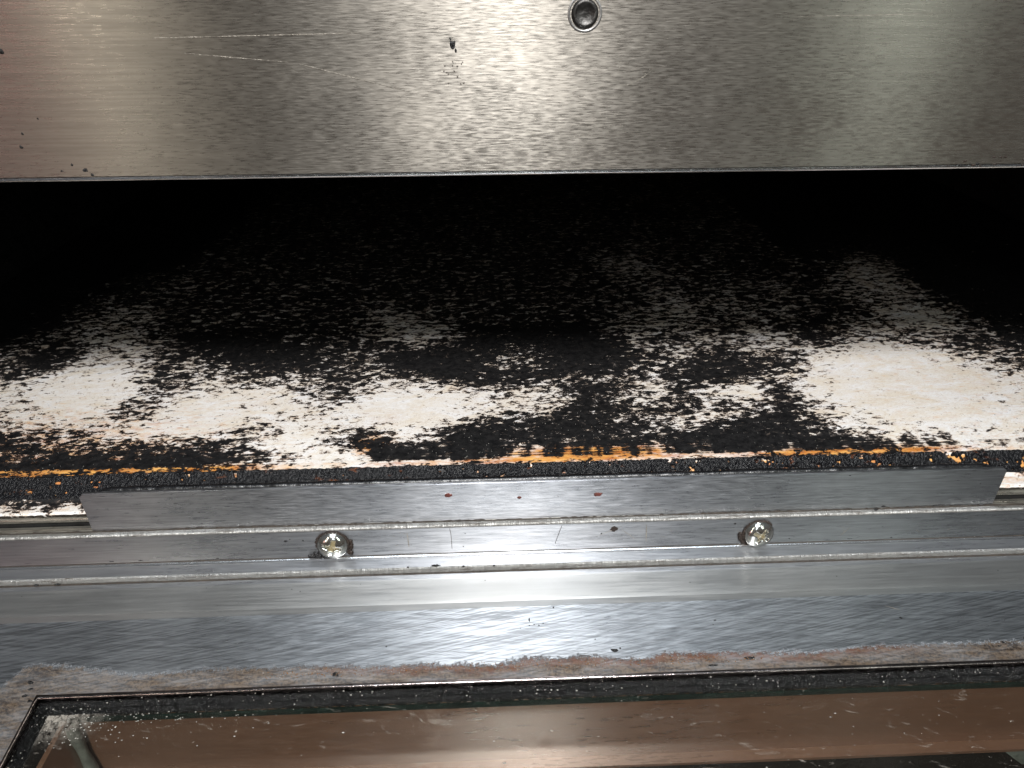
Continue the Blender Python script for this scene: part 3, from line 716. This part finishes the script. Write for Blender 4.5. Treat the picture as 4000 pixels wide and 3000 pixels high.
# specks on the door plate and trims
r_ = np.random.RandomState(5)
def P(x, y, w, h): return (x, y, w, h)
sp = [(-.0075, -.0270, .0007, .0016), (-.0075, -.0290, .0005, .0005), (-.006, -.0288, .0004, .0004), (-.0045, -.0292, .0005, .0004), (-.0030, -.0285, .0004, .0004), (.0008, -.0225, .0005, .0008),
      (-.0105, -.0300, .0004, .0004), (.0530, -.0295, .0010, .0005), (.0520, -.0310, .0005, .0005), (-.0530, -.0350, .0007, .0005), (.0185, -.0392, .0024, .0013), (.0205, -.0385, .0008, .0008),
      (.1140, -.0310, .0012, .0007), (-.0675, -.0440, .0024, .0016), (.0600, -.0435, .0034, .0010), (.0480, -.0455, .0040, .0006), (.1500, -.0400, .0012, .0014), (.1420, -.0412, .0010, .0008), (.1400, -.0424, .0014, .0006),
      (.0930, -.0213+.0005, .0009, .0006), (.0130, -.0350, .0005, .0004), (-.1590, -.0430, .0020, .0012), (-.1580, -.0452, .0016, .0008), (-.1585, -.0472, .0014, .0010), (-.1690, -.0530, .0010, .0012), (-.1560, -.0490, .0016, .0010)]
specks('soot_speck', sp, M['soot'], dp, dz, axis='z', seed=9)
sp = [(-.185+.37*r_.rand(), -.0112-.009*r_.rand(), .0003+.0003*r_.rand(), .0003) for i in range(16)]+[(-.1750, -.0112, .0008, .0006), (-.1450, -.0110, .0007, .0004), (-.1385, -.0110, .0007, .0004), (-.1260, -.0109, .0007, .0004), (-.073, -.0109, .0007, .0004), (.165, -.0108, .0008, .0004), (.160, -.0200, .0070, .0003)]
specks('soot_speck', sp, M['soot'], lt, -.02985, axis='z', seed=10)
sp = [(-.080, .0, 0, 0)]
scratch(dp, (.1110, -.0262), (.1150, -.0280), .00025, lambda y: dz(y)+.00006, axis='z')
for a, b, w in (((-.0480, -.0165), (-.0478, -.0235), .0004), ((.0345, -.0160), (.0350, -.0240), .0004), ((.017, -.021), (.026, -.0165), .00018), ((.026, -.018), (.031, -.0225), .00018), ((.107, -.020), (.104, -.024), .0003)):
    scratch(rail, a, b, w, -.00247)
for k_ in range(24):
    x = -.18+.35*r_.rand(); z = -.0165-.007*r_.rand(); an = r_.rand()*3; L = .0008+.002*r_.rand()
    scratch(rail, (x, z), (x+L*math.cos(an), z+L*.6*math.sin(an)), .00012, -.00246)
M['hair'] = M['seam']
def hair(parent, pts, y, axis='y'):
    V = []; F = []
    for i, (x, z) in enumerate(pts):
        for s_ in (-1, 1): V.append((x+s_*.00009, y, z))
    for i in range(len(pts)-1): F.append((2*i, 2*i+2, 2*i+3, 2*i+1))
    return link('hair_scratch', mesh('hair_scratch', V, F), M['hair'], parent)
for pts in ([(-.0334, -.0152), (-.0331, -.0175), (-.0330, -.0200), (-.0330, -.0245)], [(.0052, -.0152), (.0044, -.0180), (.0036, -.0210), (.0030, -.0235)]):
    hair(rail, pts, -.00248)

# pale droplets put in as white glints on seal, glass and residue; amber ones as crust
def droplets(name, pts, mat, parent):
    V = []; F = []; bm0 = bmesh.new(); bmesh.ops.create_icosphere(bm0, subdivisions=1, radius=1); bv = [v.co.copy() for v in bm0.verts]; bf = [[v.index for v in f.verts] for f in bm0.faces]; bm0.free()
    for (x, y, z, a, b, h) in pts:
        off = len(V); V += [(x+v.x*a, y+v.y*b, z+v.z*h) for v in bv]; F += [[off+i for i in f] for f in bf]
    return tag(link(name, mesh(name, V, F, True), mat, parent), kind='stuff')
M['drop'] = speck_mat('pale_glint_droplets', (.42, .40, .36), .22, bumpd=.00002)  # pale colour stands in for the sparkle of light on grease
M['amberdrop'] = speck_mat('dried_amber_droplets', (.30, .13, .035), .18, bumpd=.00002)
pts = []
for i in range(190):
    x = -.149+.335*r_.rand(); y = WY1-.0012-.0042*r_.rand(); a = .00008+.00017*r_.rand()**2; pts.append((x, y, dz(y)-.0004, a*1.4, a, a))
for i in range(70):
    y = -.05-.09*r_.rand(); x = WX0+.0012+.0038*r_.rand(); a = .00008+.00015*r_.rand()**2; pts.append((x, y, dz(y)-.0004, a, a*1.4, a))
droplets('grease_glint', pts, M['drop'], gk)
pts = []
for i in range(70):
    x = -.150+.33*r_.rand(); y = -.0530-.026*r_.rand(); a = .00007+.00020*r_.rand()**3; pts.append((x, y, dz(y)-.0015, a*(1+2.0*r_.rand()), a, .00006))
for i in range(160):
    x = -.151+.024*abs(r_.randn()); y = -.0525-.004*abs(r_.randn()); a = .00008+.00016*r_.rand(); pts.append((x, y, dz(y)-.0015, a*1.5, a, .00008))
droplets('glass_spatter_glint', pts, M['drop'], gp)
pts = [(-.09+.16*r_.rand(), 0, 0, 0, 0, 0) for i in range(420)]
pts = [(x, (lambda y: y)(WY1+.0028+.0032*r_.rand()), 0, .00010+.00012*r_.rand(), .00010+.0001*r_.rand(), .0001) for x, *_ in pts]
pts = [(x, y, dz(y)+.0001, a, b, h) for x, y, z, a, b, h in pts]
droplets('amber_crust', pts[:300], M['amberdrop'], dp); droplets('crust_glint', pts[300:], M['drop'], dp)
# pinprick glints put in as pale droplets over the front of the burnt deck
pts = []
for i in range(900):
    x = -.19+.375*r_.rand(); y = .0145+.055*r_.rand()**1.6; a = .00006+.00009*r_.rand(); pts.append((x, y, .00005, a*1.5, a, .00007))
droplets('deck_glint', pts, M['drop'], deck)

# loose crumbs lying on the ledges
G = 'burnt crumbs lying loose on the steel ledges'
crumbs = [(-.0385, -.0079, -.0268, .0026, .0006, 'long black crumb on the scored sill edge left of centre'),
          (-.0290, -.0083, -.0272, .0009, .0006, 'small black crumb on the scored sill edge, nearest below the left lip fleck'),
          (-.0480, -.0081, -.0270, .0006, .0005, 'tiny black crumb on the sill edge just right of the left screw'),
          (-.0185, -.0083, -.0273, .0010, .0005, 'flat black crumb on the scored sill edge right of the long crumb'),
          (.1150, -.0012, -.0134, .0012, .0007, 'dark crumb in the seam under the right end of the lip plate'),
          (-.1730, -.0090, -.0290, .0018, .0006, 'black crumb in the lower seam at the far left'),
          (-.1660, -.0090, -.0290, .0020, .0006, 'black crumb in the lower seam, second from the far left')]
for i, (x, y, z, w, h, lab) in enumerate(crumbs):
    o = link('burnt_crumb', from_bm('burnt_crumb', blob('c', 0, 0, 0, w/2, h/2, h/2, None, None, 50+i), True), M['soot'], None, (x, y, z))
    tag(o, lab, 'crumb', group=G)
